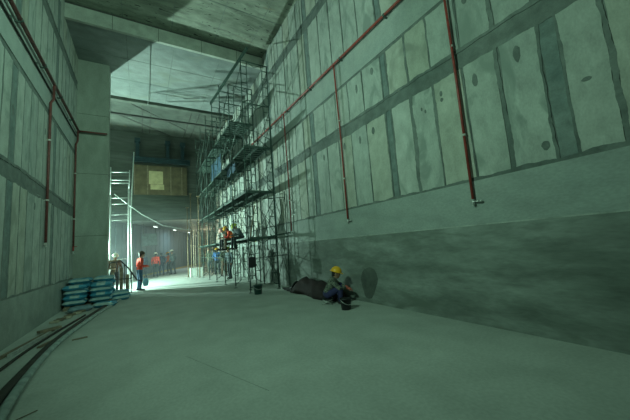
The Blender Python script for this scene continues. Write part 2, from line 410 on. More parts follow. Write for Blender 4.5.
cd = thing('cable_conduit', 'thin dark conduit running just below the left wall water pipe', 'conduit', (XL,-5,6.1))
MB().tube([(.05,0,0),(.05,9,.1),(.05,18.8,.22)], .022, 8).build('conduit_tube', M_bhose, cd)
for yy in (12.2, 13.8, 15.3, 17.1): MB().box(0, .07, yy, yy+.03, .06+yy*.008, .12+yy*.008).build('clip', M_scafb, cd)
tag(MB().tube([(.30,11.65,9.62),(.32,14,9.62),(.28,16.7,9.46)], .016, 8).build('ceiling_conduit', M_mortar),
    'dark conduit running lengthwise along the pale ceiling soffit', 'conduit')

# ------------------------------------------------------------------ scaffolding
def frame_mb(W, Hh):
    """portal frame: two posts, two inner ladder tubes with curved tops, rungs, header"""
    m = MB(); r = .021; g = .22
    for s, x0 in ((1, 0), (-1, W)):
        m.tube([(x0,0,0),(x0,0,Hh)], r, 6)
        xi = x0 + s*g
        m.tube([(xi,0,.12),(xi,0,Hh-.30),(xi+s*.02,0,Hh-.02)], r*.75, 6)
        m.tube([(xi,0,.12),(x0+s*.10,0,.03),(x0,0,.02)], r*.75, 6)
        for zz in (.42, .78, 1.14, 1.45): m.tube([(x0,0,zz),(xi,0,zz)], r*.65, 5)
    m.tube([(0,0,Hh-.02),(W,0,Hh-.02)], r, 6)
    m.tube([(g+.02,0,Hh-.02),(W/2,0,Hh-.20),(W-g-.02,0,Hh-.02)], r*.6, 5)
    return m
HF = 1.70; WF = 1.05
frame_me = frame_mb(WF, HF).mesh('scaffold_frame', M_scaf)
def brace_mb(D, x):
    m = MB(); m.tube([(x,0,.35),(x,D,1.45)], .012, 5); m.tube([(x,0,1.45),(x,D,.35)], .012, 5); return m
def deck_mb(D, W, two=True):
    m = MB(); x0 = .06
    wd = (W-.16)/2
    for i in range(2 if two else 1):
        xa = x0 + i*(wd+.04)
        m.box(xa, xa+.025, .02, D-.02, -.06, 0, 1); m.box(xa+wd-.025, xa+wd, .02, D-.02, -.06, 0, 1)
        m.box(xa+.02, xa+wd-.02, .02, D-.02, -.012, -.002, 0)
        nq = 8
        for j in range(nq):
            yy = .06 + (D-.12)*j/(nq-1); m.box(xa+.02, xa+wd-.02, yy-.018, yy+.018, -.05, -.01, 1)
    return m
ys = [9.95, 11.8, 13.45, 15.2, 17.0, 18.8, 20.6]
ordn = ['nearest the camera', 'second from the camera', 'third from the camera', 'fourth from the camera', 'fifth from the camera', 'sixth from the camera', 'farthest from the camera']
for i, yy in enumerate(ys):
    D = (ys[i+1]-yy) if i+1 < len(ys) else 0
    th = thing('scaffold_tower', 'tall green tubular scaffold bay along the right wall, ' + ordn[i], 'scaffold', (3.21, yy, 0), [.0,.0,.01,-.01,.01,-.01,.0][i], 'scaffold bays along the right wall')
    nl = 5
    for l in range(nl):
        o = bpy.data.objects.new('scaffold_frame', frame_me); C.objects.link(o); o.parent = th; o.location = (0,0,.16+l*HF)
    if i >= 2:
        m = MB(); m.tube([(0,0,.16+5*HF),(0,0,9.5)], .02, 6); m.tube([(.02,0,9.2),(WF*.9,0,9.2)], .018, 6); m.build('top_post', M_scaf, th)
    for x0 in (0, WF):
        m = MB()
        m.tube([(x0,0,.02),(x0,0,.2)], .015, 6); m.box(x0-.06, x0+.06, -.06, .06, 0, .012); m.box(x0-.03,x0+.03,-.03,.03,.10,.14)
        m.build('base_jack', M_scafb, th)
    if D:
        for l in range(nl):
            for x0 in (0, WF):
                if (i*3+l*5+int(x0)) % 7 == 3: continue
                o = brace_mb(D, x0).build('cross_brace', M_scafb, th); o.location = (0,0,.16+l*HF)
        for l in range(1, nl):
            if (i, l) in ((0, 4),): continue
            o = deck_mb(D, WF).build('deck', [M_deck, M_deckedge], th); o.location = (0,0,.16+l*HF+.06)
        m = MB()
        m.tube([(-.02,0,1.2),(-.02,D,1.2)], .016, 6) if i > 1 else None
        m.tube([(WF,0,5*HF-.4),(WF,D,5*HF-.4)], .016, 6)
        m.build('ledger_tube', M_scafb, th)
# second lower scaffold row nearer the wall end (short tower)
th = thing('scaffold_tower', 'slim lower scaffold bay squeezed against the wall beside the dark tarpaulin', 'scaffold', (4.42, 9.9, 0), 0)
for (x0, y0, hh) in ((.0,.35,6.6),(.22,-.1,3.6),(.0,1.9,6.6)):
    MB().tube([(x0,y0,0),(x0,y0,hh)], .02, 6).build('post', M_scaf, th)
m = MB()
for z in (.2, 1.9, 3.6, 5.2):
    m.tube([(0,.35,z),(0,1.9,z+1.2)], .012, 5); m.tube([(0,1.9,z),(0,.35,z+1.2)], .012, 5)
for z in (1.15, 3.3): m.tube([(-1.2,.25,z),(.22,-.1,z+.05)], .014, 5)
for z in (.35, 1.9): m.tube([(0,.35,z),(.22,-.1,z+1.5)], .012, 5); m.tube([(0,.35,z+1.5),(.22,-.1,z)], .012, 5)
m.build('cross_brace', M_scafb, th)
m = MB(); m.box(-.1,.26,-.12,.30,1.84,1.865); m.build('deck', [M_deck, M_deckedge], th)
# tilted long plank near the top
tag(MB().beam((3.36,9.55,8.92),(2.62,12.6,8.02), .05, .13).build('scaffold_plank', M_scaf), 'long dark plank tilted across the top of the nearest scaffold bay', 'plank')
tag(MB().beam((3.72,11.3,1.92),(3.95,11.25,3.25), .15, .04).build('timber_board', M_wood), 'brown timber board standing on the lowest deck behind the workers', 'board')
tag(MB().beam((3.2,10.02,1.80),(4.75,9.75,2.0), .05, .05).build('ledger_pole', M_scaf), 'dark pole from the nearest scaffold bay to the right wall', 'pole')
# blue sheet hung on far scaffold
def sheet(o0, ux, uz, nx, nz, amp, mi=0, seed=1):
    rr = random.Random(seed); o0, ux, uz = V(o0), V(ux), V(uz); nn_ = ux.cross(uz).normalized(); m = MB(); vs = []
    for j in range(nz+1):
        for i in range(nx+1):
            u, v_ = i/nx, j/nz
            vs.append(o0 + ux*u + uz*(v_*(1+.06*math.sin(u*9))) + nn_*(amp*(math.sin(u*14+seed+v_*2)*.6+math.sin(u*23+v_*5)*.4)))
    o = len(vs); vs += [q_ + nn_*.006 for q_ in vs]
    fs = []
    for j in range(nz):
        for i in range(nx):
            a = j*(nx+1)+i; fs.append((a, a+1, a+nx+2, a+nx+1)); fs.append((o+a+nx+1, o+a+nx+2, o+a+1, o+a))
    m.add(vs, fs, mi, True); return m
tag(sheet((3.65,15.3,6.7),(-.0,2.6,0),(0,.05,-1.1),20,8,.05,seed=2).build('blue_tarpaulin', M_btarp), 'faded blue tarpaulin hung high on the far scaffold bays', 'tarpaulin')
tag(sheet((3.5,12.2,5.5),(0,1.3,0),(0,.02,-.55),14,6,.04,seed=5).build('blue_tarpaulin', M_btarp), 'small blue cloth hung over the rail of the second scaffold bay', 'tarpaulin')

# far shoring props (dense posts)
pr = MB(); pr.tube([(0,0,0),(0,0,2.1)], .035, 6); pr.tube([(0,0,2.1),(0,0,3.75)], .025, 6); pr.box(-.07,.07,-.07,.07,0,.012); pr.box(-.09,.09,-.09,.09,3.74,3.76)
pr.tube([(0,0,2.0),(0,0,2.12)], .05, 6)
pme = pr.mesh('shoring_prop', M_rust)
pm2 = pme.copy(); pm2.materials.clear(); pm2.materials.append(M_paltim)
k = 0
for yy in (22.8, 23.9, 25.0, 26.1, 27.2):
    for xx in (3.1, 3.5, 3.9, 4.3, 4.7, 5.1, 5.5, 5.9, 6.3):
        o = bpy.data.objects.new('shoring_prop', pme if (k*5) % 3 else pm2); C.objects.link(o); o.location = (xx+random.uniform(-.1,.1)+(yy-22.8)*.25, yy+random.uniform(-.2,.2), .0)
        tag(o, 'slim steel prop holding up the low tunnel roof behind the scaffold', 'prop', 'shoring props at the low tunnel mouth'); k += 1
for i, (xx, yy) in enumerate(((2.9,21.4),(2.55,20.4),(3.05,19.2))):
    o = bpy.data.objects.new('shoring_prop', pme); C.objects.link(o); o.location = (xx, yy, 0); o.scale = (1,1,[1.5,1.2,1.35][i])
    tag(o, 'slim steel prop standing free beside the pale crate and far scaffold', 'prop', 'props beside the pale crate')

# ------------------------------------------------------------------ ladder scaffold behind the pillar
th = thing('ladder_scaffold', 'pale galvanised ladder scaffold standing just behind the pillar', 'scaffold', (-1.33,16.9,0))
m = MB(); m.tube([(.02,0,0),(.02,0,4.6)], .03, 8); m.build('post', M_galv, th)
m = MB(); m.tube([(.78,0,0),(.78,0,4.9)], .05, 8); m.build('post', M_galv, th)
m = MB(); m.tube([(.92,.1,0),(.86,.1,3.8),(.98,.1,6.9)], .026, 8); m.build('leaning_pole', M_galv, th)
for z in (1.45, 3.35, 3.62, 4.15, 4.45, 5.2, 5.35, 5.75): MB().tube([(.02,0,z),(.80,0,z+.03)], .018, 6).build('rung', M_galv, th)
for q in (([(.02,0,4.6),(.02,0,6.0)]), ([(.78,0,4.9),(.80,0,5.9)])): MB().tube(q, .02, 6).build('post', M_galv, th)
tag(MB().tube([(-1.12,16.3,4.55),(-.6,16.4,4.1),(0,17,3.65),(1.0,18,3.15),(2.2,19.2,2.98),(3.3,20.4,3.0)], .019, 8).build('sagging_hose', M_galv), 'pale hose sagging from the ladder scaffold across the tunnel mouth', 'hose')

# rail barrier with boards and trolley
th = thing('guard_rail', 'dark bent tube guard rail with brown boards beside the cement sacks', 'barrier', (-1.12,15.3,0), -.1)
m = MB(); m.tube([(-.12,0,0),(-.12,0,1.22),(-.02,0,1.36),(.36,.02,1.36),(.62,0,1.05),(.95,-.1,.52),(1.15,-.15,.45)], .028, 8); m.build('top_rail', M_black, th)
for x0 in (.18, .46, .72): MB().tube([(x0,0,0),(x0,0,1.33 if x0 < .4 else 1.2-(x0-.46)*1.4)], .022, 6).build('post', M_black, th)
for i, (x0, h0) in enumerate(((-.04,.95),(.28,1.1),(.50,.8))): MB().box(x0, x0+.13, .03, .06, .05, h0).build('board', M_wood, th)
m = MB(); m.tube([(-.12,0,.65),(.72,0,.6)], .018, 6); m.build('mid_rail', M_black, th)

# ------------------------------------------------------------------ end wall steelwork
th = thing('steel_beam', 'dark blue steel beam spanning the end wall below three brackets', 'beam', (1.2,21.6,7.9))
m = MB(); m.box(-1.75,1.75,-.12,.12,.14,.17); m.box(-1.75,1.75,-.12,.12,-.17,-.14); m.box(-1.75,1.75,-.015,.015,-.14,.14); m.build('girder', M_steel, th)
for x0 in (-1.45, .35, 1.3):
    m = MB(); m.box(x0-.10,x0+.10,.12,.38,.17,1.5); m.box(x0-.16,x0+.16,.05,.40,1.25,1.5); m.build('bracket', M_steel, th)
th = thing('plywood_hoarding', 'brown board hoarding with a pale yellow patch on the end wall', 'hoarding', (1.15,21.9,5.6))
MB().box(-1.62,1.62,-.05,.09,0,2.0).build('board', M_plyb, th)
for q in ((-.75,.10,.72,1.62), (-.65,.16,.35,.70)): MB().box(q[0],q[1],-.07,-.05,q[2],q[3]).build('patch', M_plyy, th)
for x0 in (-1.6,-.85,.55,1.25): MB().box(x0,x0+.06,-.09,-.05,0,2.0).build('batten', M_wood, th)
th = thing('duct_box', 'small grey duct box hanging under the low tunnel roof', 'duct', (.5,25.25,2.3))
MB().box(-.5,.5,-.25,.25,0,.9).build('box_shell', M_slatebox, th)
for x0 in (-.4,.4): MB().tube([(x0,0,.88),(x0,0,1.7)], .012, 6).build('hanger', M_scafb, th)
# fluorescent tubes
M_tube = emit('fluorescent_tube', (.8,1,.92), 3.5)
for i in range(3):
    q = A + d*(5.5+4.6*i) - nn*.75 + V((0,0,3.86))
    th = thing('tube_light', ['nearest', 'middle', 'farthest'][i] + ' of the three fluorescent tube lights under the low tunnel roof', 'light', q, math.atan2(d.y, d.x), 'tube lights in the low tunnel')
    MB().box(-.40,.40,-.05,.05,.06,.14).build('lamp_housing', M_box, th)
    MB().tube([(-.36,0,.03),(.36,0,.03)], .025, 8).build('tube', M_tube, th)

# ------------------------------------------------------------------ hoses and debris on the floor
def smooth(pts, n=8):
    P = [V(pts[0])] + [V(p_) for p_ in pts] + [V(pts[-1])]; out = []
    for i in range(1, len(P)-2):
        for j in range(n):
            t = j/n; a, b_, c_, d_ = P[i-1], P[i], P[i+1], P[i+2]
            out.append(.5*((2*b_) + (-a+c_)*t + (2*a-5*b_+4*c_-d_)*t*t + (-a+3*b_-3*c_+d_)*t**3))
    out.append(P[-2]); return out
HOSE = [[(-1.17, 4.05), (-1.22, 4.47), (-1.28, 5.07), (-1.35, 6.24), (-1.33, 7.59), (-1.21, 8.9), (-1.0, 10.69), (-0.72, 12.53), (-0.58, 14.91), (-0.86, 16.81)], [(-1.36, 4.6), (-1.38, 4.89), (-1.4, 5.61), (-1.42, 7.17), (-1.32, 8.79), (-1.07, 10.95), (-0.89, 12.48)], [(-1.78, 5.93), (-1.77, 6.19), (-1.72, 7.31), (-1.57, 8.72), (-1.35, 10.4)]]
tag(MB().tube(smooth([(x_, y_, .038) for x_, y_ in HOSE[0]]), .052, 12, flat=.7).build('drain_hose', M_hose), 'thick pale hose curving along the left side of the floor', 'hose')
tag(MB().tube(smooth([(x_, y_, .048) for x_, y_ in HOSE[1]]), .055, 10, flat=.85).build('rubber_hose', M_bhose), 'thick black hose lying tight beside the pale hose', 'hose')
tag(MB().tube(smooth([(x_, y_, .024) for x_, y_ in HOSE[2]]), .024, 8).build('rubber_hose', M_bhose), 'thin black hose on the floor nearest the left wall', 'hose')

def stick(p, q, w, h, m, name, label, cat, group=None):
    tag(MB().beam(p, q, w, h).build(name, m), label, cat, group)
stick((-1.90,7.0,.03),(-1.70,8.55,.03), .05,.05, M_galv, 'steel_tube', 'pale steel tube lying on the floor by the left wall', 'tube')
stick((-2.02,6.9,.025),(-1.72,8.9,.025), .06,.04, M_wood, 'timber_batten', 'dark timber batten beside the pale steel tube', 'timber')
stick((-1.60,7.3,.02),(-1.42,7.9,.02), .06,.03, M_wood, 'timber_batten', 'short dark batten between the steel tube and the thin black hose', 'timber')
stick((-1.90,8.6,.065),(-1.60,8.9,.065), .10,.05, M_wood, 'timber_block', 'dark timber block lying over the batten end by the left wall', 'timber')
stick((-1.16,7.45,.012),(-.93,7.5,.012), .05,.02, M_wood, 'timber_offcut', 'flat dark offcut on the open floor right of the pale hose', 'timber')
stick((-1.10,4.13,.01),(-.93,4.28,.01), .008,.008, M_wood, 'wire_scrap', 'thin bent scrap of wire on the near floor', 'scrap')
rr = random.Random(11)
for i in range(9):
    x0, y0 = -1.98+.045*i+rr.uniform(-.04,.04), 9.9+.17*i+rr.uniform(-.08,.08)
    m = MB(); a = rr.uniform(.0,.5); m.beam((x0,y0,.04),(x0+.20*math.cos(a),y0-.15*math.sin(a),.045), .06,.05)
    tag(m.build('timber_offcut', M_wood if i % 3 else M_paltim), 'short timber offcut in the row on the floor before the cement sacks', 'timber', 'timber offcuts before the sacks')
th = thing('timber_pallet', 'low timber pallet under the stacked cement sacks', 'pallet', (-2.14,12.0,0))
for i in range(5): MB().box(.05+.26*i,.05+.26*i+.14,.0,1.85,.09,.115).build('slat', M_wood, th)
for i in range(3): MB().box(.03,1.25,.0+.88*i,.09+.88*i,0,.088).build('bearer', M_wood, th)

# cement sacks
def sack_mb(L_, W_, H_, seed):
    rr = random.Random(seed); vs = []; nx, ny = 10, 7; m = MB()
    for sgn in (1, -1):
        for j in range(ny+1):
            for i in range(nx+1):
                u, v_ = 2*i/nx-1, 2*j/ny-1
                e_ = (1-abs(u)**3.2)*(1-abs(v_)**3.0)
                z = sgn*H_/2*max(0, e_)**.24 * (1+.07*math.sin(5*u+seed)*math.cos(4*v_+seed*2))
                px = u*L_/2*(1-.05*abs(v_)**3); py = v_*W_/2*(1-.06*abs(u)**4+.02*math.sin(7*u+seed))
                vs.append((px, py, z+H_/2))
    n1 = (nx+1)*(ny+1); fs = []; mi = []
    for j in range(ny):
        for i in range(nx):
            a = j*(nx+1)+i; f1 = (a, a+1, a+nx+2, a+nx+1); f2 = (n1+a+nx+1, n1+a+nx+2, n1+a+1, n1+a)
            mm = 1 if j in (0, 6) or (i in (0, nx-1)) else 0
            fs.append((f1, 1 if j == 0 or 2 < i < 7 and j > 3 else 0)); fs.append((f2, 1 if j < 2 and False else 0))
    m.v = vs
    for f_, q_ in fs: m.f.append(f_); m.m.append(q_); m.sm.append(True)
    return m
sme = [sack_mb(.62,.42,.165,s).mesh('cement_sack', [M_bagb, M_bagw]) for s in range(4)]
sk = 0
cols = [(-1.86,12.25,4),(-1.20,12.35,4),(-1.84,12.85,5),(-1.20,12.95,5),(-1.82,13.4,5),(-1.18,13.55,5)]
wherec = ['front left', 'front right', 'middle left', 'middle right', 'rear left', 'rear right']
lev = ['bottom', 'second', 'third', 'fourth', 'fifth']
for ci, (x0, y0, nn0) in enumerate(cols):
    for l in range(nn0):
        o = bpy.data.objects.new('cement_sack', sme[sk % 4]); C.objects.link(o)
        o.location = (x0+rr.uniform(-.03,.03), y0+rr.uniform(-.03,.03), .117+l*.158); o.rotation_euler = (rr.uniform(-.02,.02), rr.uniform(-.02,.02), rr.uniform(-.08,.08)+(PI if l % 2 else 0))
        tag(o, 'blue and white cement sack in the %s stack, %s' % (wherec[ci], ('topmost' if l == nn0-1 else lev[l]+' from the floor') if l else 'lowest on the pallet'), 'sack', 'stacked cement sacks by the pillar'); sk += 1
for i, (x0, y0, rz, m_) in enumerate(((-1.60,11.45,.2,(M_bagg, M_bagg)),(-1.02,11.75,-.35,(M_bagb, M_bagw)),(-.72,13.0,.5,(M_bagb,M_bagw)),(-.70,13.75,-.2,(M_bagb,M_bagw)))):
    o = sack_mb(.62,.42,.17,i+9).build('cement_sack', m_, None, (x0,y0,.0), rz)
    tag(o, ['grey blue sack lying on the floor before the stack', 'crumpled pale blue sack on the floor between stack and hose', 'blue sack on the floor right of the stack, nearer one', 'blue sack on the floor beside the hose end, farther one'][i], 'sack')
for i, (x0, y0) in enumerate(((-.72,13.05),(-.74,13.7))):
    o = sack_mb(.62,.42,.16,i+19).build('cement_sack', (M_bagb, M_bagw), None, (x0,y0,.155), .3-.5*i)
    tag(o, ['blue sack laid on top of the nearer floor sack right of the stack', 'blue sack laid on top of the farther sack beside the hose end'][i], 'sack')

# ------------------------------------------------------------------ tarpaulin heap, buckets, bag, crate
def heap():
    rr = random.Random(4); m = MB(); nx, ny = 44, 14; vs = []
    p0, p1 = V((4.50,8.9,0)), V((4.42,6.35,0)); dd = p1-p0; side = V((-dd.y, dd.x, 0)).normalized()*-1
    if side.x > 0: side = -side
    for i in range(nx+1):
        u = i/nx; hgt = .50*min(1, u*5.0)**.8*(1-.25*u)*(1 if u < .95 else (1-u)/.05*.7+.3); wd = .30+.06*math.sin(u*11)
        for j in range(ny+1):
            a = PI*j/ny; base = p0 + dd*u
            rad = 1+.035*math.sin(u*30+j)+.03*math.sin(j*2.1+u*17)
            q_ = base + side*(math.cos(a)*wd*rad) + V((0,0,max(.0, math.sin(a)*hgt*rad)))
            q_.x = min(q_.x, XR-.06); vs.append(q_)
    fs = [(i*(ny+1)+j, i*(ny+1)+j+1, (i+1)*(ny+1)+j+1, (i+1)*(ny+1)+j) for i in range(nx) for j in range(ny)]
    fs.append(tuple(range(ny+1))); fs.append(tuple(nx*(ny+1)+j for j in range(ny+1))[::-1])
    fs.append(tuple(i*(ny+1) for i in range(nx+1)) + tuple(i*(ny+1)+ny for i in range(nx, -1, -1)))
    m.add(vs, fs, 0, True)
    return m
tt = thing('tarpaulin_roll', 'long dark maroon tarpaulin bundled along the foot of the right wall', 'tarpaulin', (0,0,0))
heap().build('roll', M_tarp, tt)
m = MB(); vs = []; N_ = 16
for i in range(N_+1):
    u = i/N_; c_ = V((4.50-.15*u, 8.95+.85*u, 0)); wd = .28*(1-u)**.7+.03
    for j in range(7):
        v_ = j/6*2-1; vs.append((c_.x+v_*wd, c_.y+.1*v_, .012+(.30*(1-u)**2.2)*(1-v_*v_)+.01*math.sin(j*3+i)+.01))
fs = [(i*7+j, i*7+j+1, (i+1)*7+j+1, (i+1)*7+j) for i in range(N_) for j in range(6)]
o_ = len(vs); vs += [(q_[0], q_[1], max(.001, q_[2]-.012)) for q_ in vs]; fs += [tuple(o_+k_ for k_ in f_)[::-1] for f_ in fs]
m.add(vs, fs, 0, True); m.build('loose_end', M_tarpb, tt)

def bucket(loc, r, h, m_, label, fill=None):
    th = thing('bucket', label, 'bucket', loc)
    MB().lathe([(r*.78,0),(r*.80,.01),(r*.98,h-.02),(r*1.06,h-.02),(r*1.06,h),(r*.95,h),(r*.76,.03),(.001,.03)], n=24).build('pail', m_, th)
    m = MB(); pts = [(r*1.05*math.cos(a), 0, h-.03-.08*math.sin(a)) for a in [PI*k_/10 for k_ in range(11)]]
    pts = [(p_[0], r*.45+.0*p_[0] + .55*r*math.sin(PI*k_/10), p_[2]) for k_, p_ in enumerate(pts)]
    m.tube([(r*1.06*math.cos(PI*k_/12), -r*1.08*math.sin(PI*k_/12), h-.03-.10*math.sin(PI*k_/12)) for k_ in range(13)], .005, 6); m.build('handle', M_galv, th)
    if fill: MB().lathe([(.001,h*.75),(r*.9,h*.75)], n=20, cap=False).build('contents', fill, th)
    return th
bucket((3.30,9.45,0), .15, .30, M_gbuck, 'dark green bucket on the floor before the nearest scaffold bay')
bucket((3.93,5.44,0), .13, .25, M_black, 'black bucket on the floor in front of the seated worker', M_dkrender)
th = thing('hanging_bag', 'dark bag hanging from the nearest scaffold post above the green bucket', 'bag', (3.27,9.86,.86))
MB().obox((.0,0,.18),(.135,0,0),(0,.04,0),(0,0,.18)).build('bag_body', M_black, th)
MB().tube([(-.09,0,.35),(-.05,0,.5),(.0,.05,.60),(.06,0,.5),(.09,0,.35)], .01, 6).build('strap', M_black, th)
th = thing('pale_crate', 'pale crate on the floor at the foot of the far scaffold', 'crate', (3.0,20.3,0), .06)
MB().box(-.35,.35,-.25,.25,.0,.56).build('crate_body', M_box, th)
for x0 in (-.36,-.01,.34): MB().box(x0,x0+.025,-.265,-.25,0,.56).build('batten', M_paltim, th)

# ------------------------------------------------------------------ people
def remesh(mb, name, m, parent, vox=.014, sm=6):
    o = mb.build('tmp', m); md = o.modifiers.new('r', 'REMESH'); md.mode = 'VOXEL'; md.voxel_size = vox; md.use_smooth_shade = True
    s_ = o.modifiers.new('s', 'SMOOTH'); s_.factor = .5; s_.iterations = sm
    bpy.context.view_layer.update(); dg = bpy.context.evaluated_depsgraph_get()
    me = bpy.data.meshes.new_from_object(o.evaluated_get(dg)); me.name = name
    bpy.data.objects.remove(o, do_unlink=True)
    me.materials.clear(); me.materials.append(m)
    for p_ in me.polygons: p_.material_index = 0; p_.use_smooth = True
    q_ = bpy.data.objects.new(name, me); C.objects.link(q_); q_.parent = parent; return q_
def hand(mb, wrist, dirv, palm_n, side, curl=.5, s=1.0):
    """palm plus four curled fingers of unequal length and a thumb leaving the side of the palm"""
    d_ = V(dirv).normalized(); n_ = V(palm_n); n_ = (n_ - d_*n_.dot(d_)).normalized(); a_ = d_.cross(n_)*side
    w_ = V(wrist)
    for t in (-.028, -.010, .010, .028): mb.limb(w_ + d_*.012 + a_*t*.8, .015*s, w_ + d_*.085*s + a_*t, .0135*s)
    for t, L_ in ((-.030,.058), (-.010,.072), (.011,.078), (.031,.070)):
        b0 = w_ + d_*.088*s + a_*t; dd = d_
        seg = (L_*.45, L_*.32, L_*.23); cur = b0
        for k_, sl in enumerate(seg):
            ang = curl*(.55+.55*k_); dk = (d_*math.cos(ang) + n_*math.sin(ang)).normalized()
            nx_ = cur + dk*sl*s; mb.limb(cur, .0095*s - .001*k_, nx_, .0088*s - .001*k_); cur = nx_
    t0 = w_ + d_*.03*s + a_*.030; t1 = t0 + (d_*.6 + a_*.75 + n_*.3).normalized()*.036*s; t2 = t1 + (d_*.85 + a_*.2 + n_*.5).normalized()*.030*s
    mb.limb(t0, .013*s, t1, .011*s); mb.limb(t1, .011*s, t2, .009*s)
def person(label, loc, rz, P, top, legs, helmet, gloves=None, vox=.016, vest=None, hiH=1.0, group=None):
    th = thing('person', label, 'person', loc, rz, group); th.scale = (hiH,)*3
    g = lambda k_: V(P[k_])
    hd, nk, ch, pv = g('head'), g('neck'), g('chest'), g('pelvis')
    hdir = V(P.get('look', (0,1,0))).normalized(); hup = (hd-nk).normalized(); hup = V(P.get('hup', hup)).normalized()
    hx = hdir.cross(hup).normalized(); hf = hup.cross(hx).normalized()
    rot = Matrix((hx, hf, hup)).transposed()
    L_ = lambda a, b_, c_: hd + hx*a + hf*b_ + hup*c_
    b = MB()
    b.ball(hd, (.078,.098,.112), rot=rot); b.ball(L_(0,.03,-.06), (.058,.070,.062), rot=rot)
    b.ball(L_(0,.10,-.022), (.014,.022,.022), rot=rot); b.ball(L_(0,.088,.004), (.011,.016,.026), rot=rot)
    b.ball(L_(0,.086,-.062), (.026,.012,.008), rot=rot); b.ball(L_(0,.078,-.098), (.022,.020,.016), rot=rot)
    for s_ in (-1, 1): b.ball(L_(s_*.080,-.005,-.012), (.012,.022,.032), rot=rot)
    b.limb(nk + (hd-nk)*.6, .052, nk - (hd-nk)*.35, .060)
    b.limb(ch, .10, pv, .10)
    for s_, k_ in ((-1,'l'), (1,'r')):
        sh, el, wr = g('sh'+k_), g('el'+k_), g('wr'+k_)
        b.limb(nk - (hd-nk)*.3, .05, sh, .05); b.limb(sh, .048, el, .038); b.limb(el, .038, wr, .026)
        hp, kn, an = g('hp'+k_), g('kn'+k_), g('an'+k_)
        b.limb(pv, .09, hp, .085); b.limb(hp, .075, kn, .050); b.limb(kn, .050, an, .034)
        if not gloves: hand(b, wr, P.get('hd'+k_, wr-el), P.get('hn'+k_, (0,0,-1)), -s_, P.get('curl', .5))
    body = remesh(b, 'body', M_skin, th, vox if not gloves else .012, 3)
    for s_ in (-1, 1):
        MB().ball(L_(s_*.031,.083,.012), (.010,.010,.007), rot=rot).build('eye', M_eye, th)
    hr = MB(); hr.ball(L_(0,-.022,.012), (.086,.094,.108), rot=rot); hr.ball(L_(0,-.05,-.05), (.070,.055,.055), rot=rot); hr.build('hair', M_hair, th)
    if helmet:
        h_ = MB(); prof = [(.128,0),(.126,.02),(.122,.05),(.104,.088),(.070,.114),(.030,.126),(.001,.128)]
        c_ = L_(0,-.006,.040)
        h_.lathe(prof, c_, 22, rot=rot, sx=.90, sy=1.08)
        h_.lathe([(.128,-.004),(.150,-.006),(.150,.004),(.126,.010)], c_, 22, rot=rot, sx=.90, sy=1.10, cap=False)
        h_.obox(c_ + hf*.145 - hup*.006, hx*.075, hf*.040, hup*.004)
        h_.tube([c_ + hf*(.125*math.cos(a)) + hup*(.008+.125*math.sin(a)) for a in [PI*k_/10 for k_ in range(11)]], .009, 6)
        ho = h_.build('helmet', helmet, th)
        MB().tube([L_(.074,.02,.05), L_(.062,.045,-.07), L_(0,.062,-.118), L_(-.062,.045,-.07), L_(-.074,.02,.05)], .005, 6).build('chin_strap', M_black, ho)
    j = MB()
    sx = V(P['shr']) - V(P['shl']); sx.normalize()
    up = (ch-pv).normalized(); fw = up.cross(sx) if up.cross(sx).dot(hdir) > 0 else sx.cross(up)
    tr = Matrix((sx, sx.cross(up)*-1 if False else up.cross(sx), up)).transposed()
    j.ball(ch, (.175,.118,.17), rot=tr, nu=16, nv=10); j.ball(ch*.55+pv*.45, (.158,.115,.17), rot=tr, nu=16, nv=10); j.ball(pv + up*.05, (.165,.120,.12), rot=tr, nu=16, nv=10)
    j.limb(nk - up*.02, .068, ch + up*.05, .10)
    for k_ in 'lr':
        sh, el, wr = g('sh'+k_), g('el'+k_), g('wr'+k_)
        j.limb(ch + up*.08, .09, sh, .070); j.limb(sh, .068, el, .054); j.limb(el, .054, wr, .040)
    jo = remesh(j, 'jacket', top, th, vox, 5)
    if vest:
        v_ = MB(); v_.ball(ch, (.188,.132,.175), rot=tr, nu=16, nv=10); v_.ball(ch*.5+pv*.5, (.172,.130,.19), rot=tr, nu=16, nv=10)
        for k_ in 'lr': v_.limb(ch + up*.08, .095, g('sh'+k_)*.7+ch*.3+up*.03, .07)
        remesh(v_, 'vest', vest, th, vox, 4)
    t_ = MB(); t_.ball(pv, (.163,.118,.11), rot=tr)
    for k_ in 'lr':
        hp, kn, an = g('hp'+k_), g('kn'+k_), g('an'+k_)
        t_.limb(pv, .10, hp, .095); t_.limb(hp, .092, kn, .068); t_.limb(kn, .068, an, .052)
    remesh(t_, 'trousers', legs, th, vox, 5)
    for s_, k_ in ((-1,'l'), (1,'r')):
        an, to = g('an'+k_), g('to'+k_)
        f_ = MB(); f_.limb(an + V((0,0,.03)), .048, an - V((0,0,.035)), .046); dv = (to-an); dv.z = 0
        f_.limb(an - V((0,0,.035)) - dv*.25, .040, an + dv*.5 - V((0,0,.038)), .042); f_.limb(an + dv*.5 - V((0,0,.038)), .042, to, .036)
        remesh(f_, 'boot', M_boot, th, .014, 3)
        if gloves:
            h_ = MB(); hand(h_, g('wr'+k_), P.get('hd'+k_, g('wr'+k_)-g('el'+k_)), P.get('hn'+k_, (0,0,-1)), -s_, P.get('curl', .5), 1.12)
            h_.limb(g('wr'+k_), .040, g('wr'+k_)*.8+g('el'+k_)*.2, .042)
            remesh(h_, 'glove', gloves, th, .008, 2)
    return th
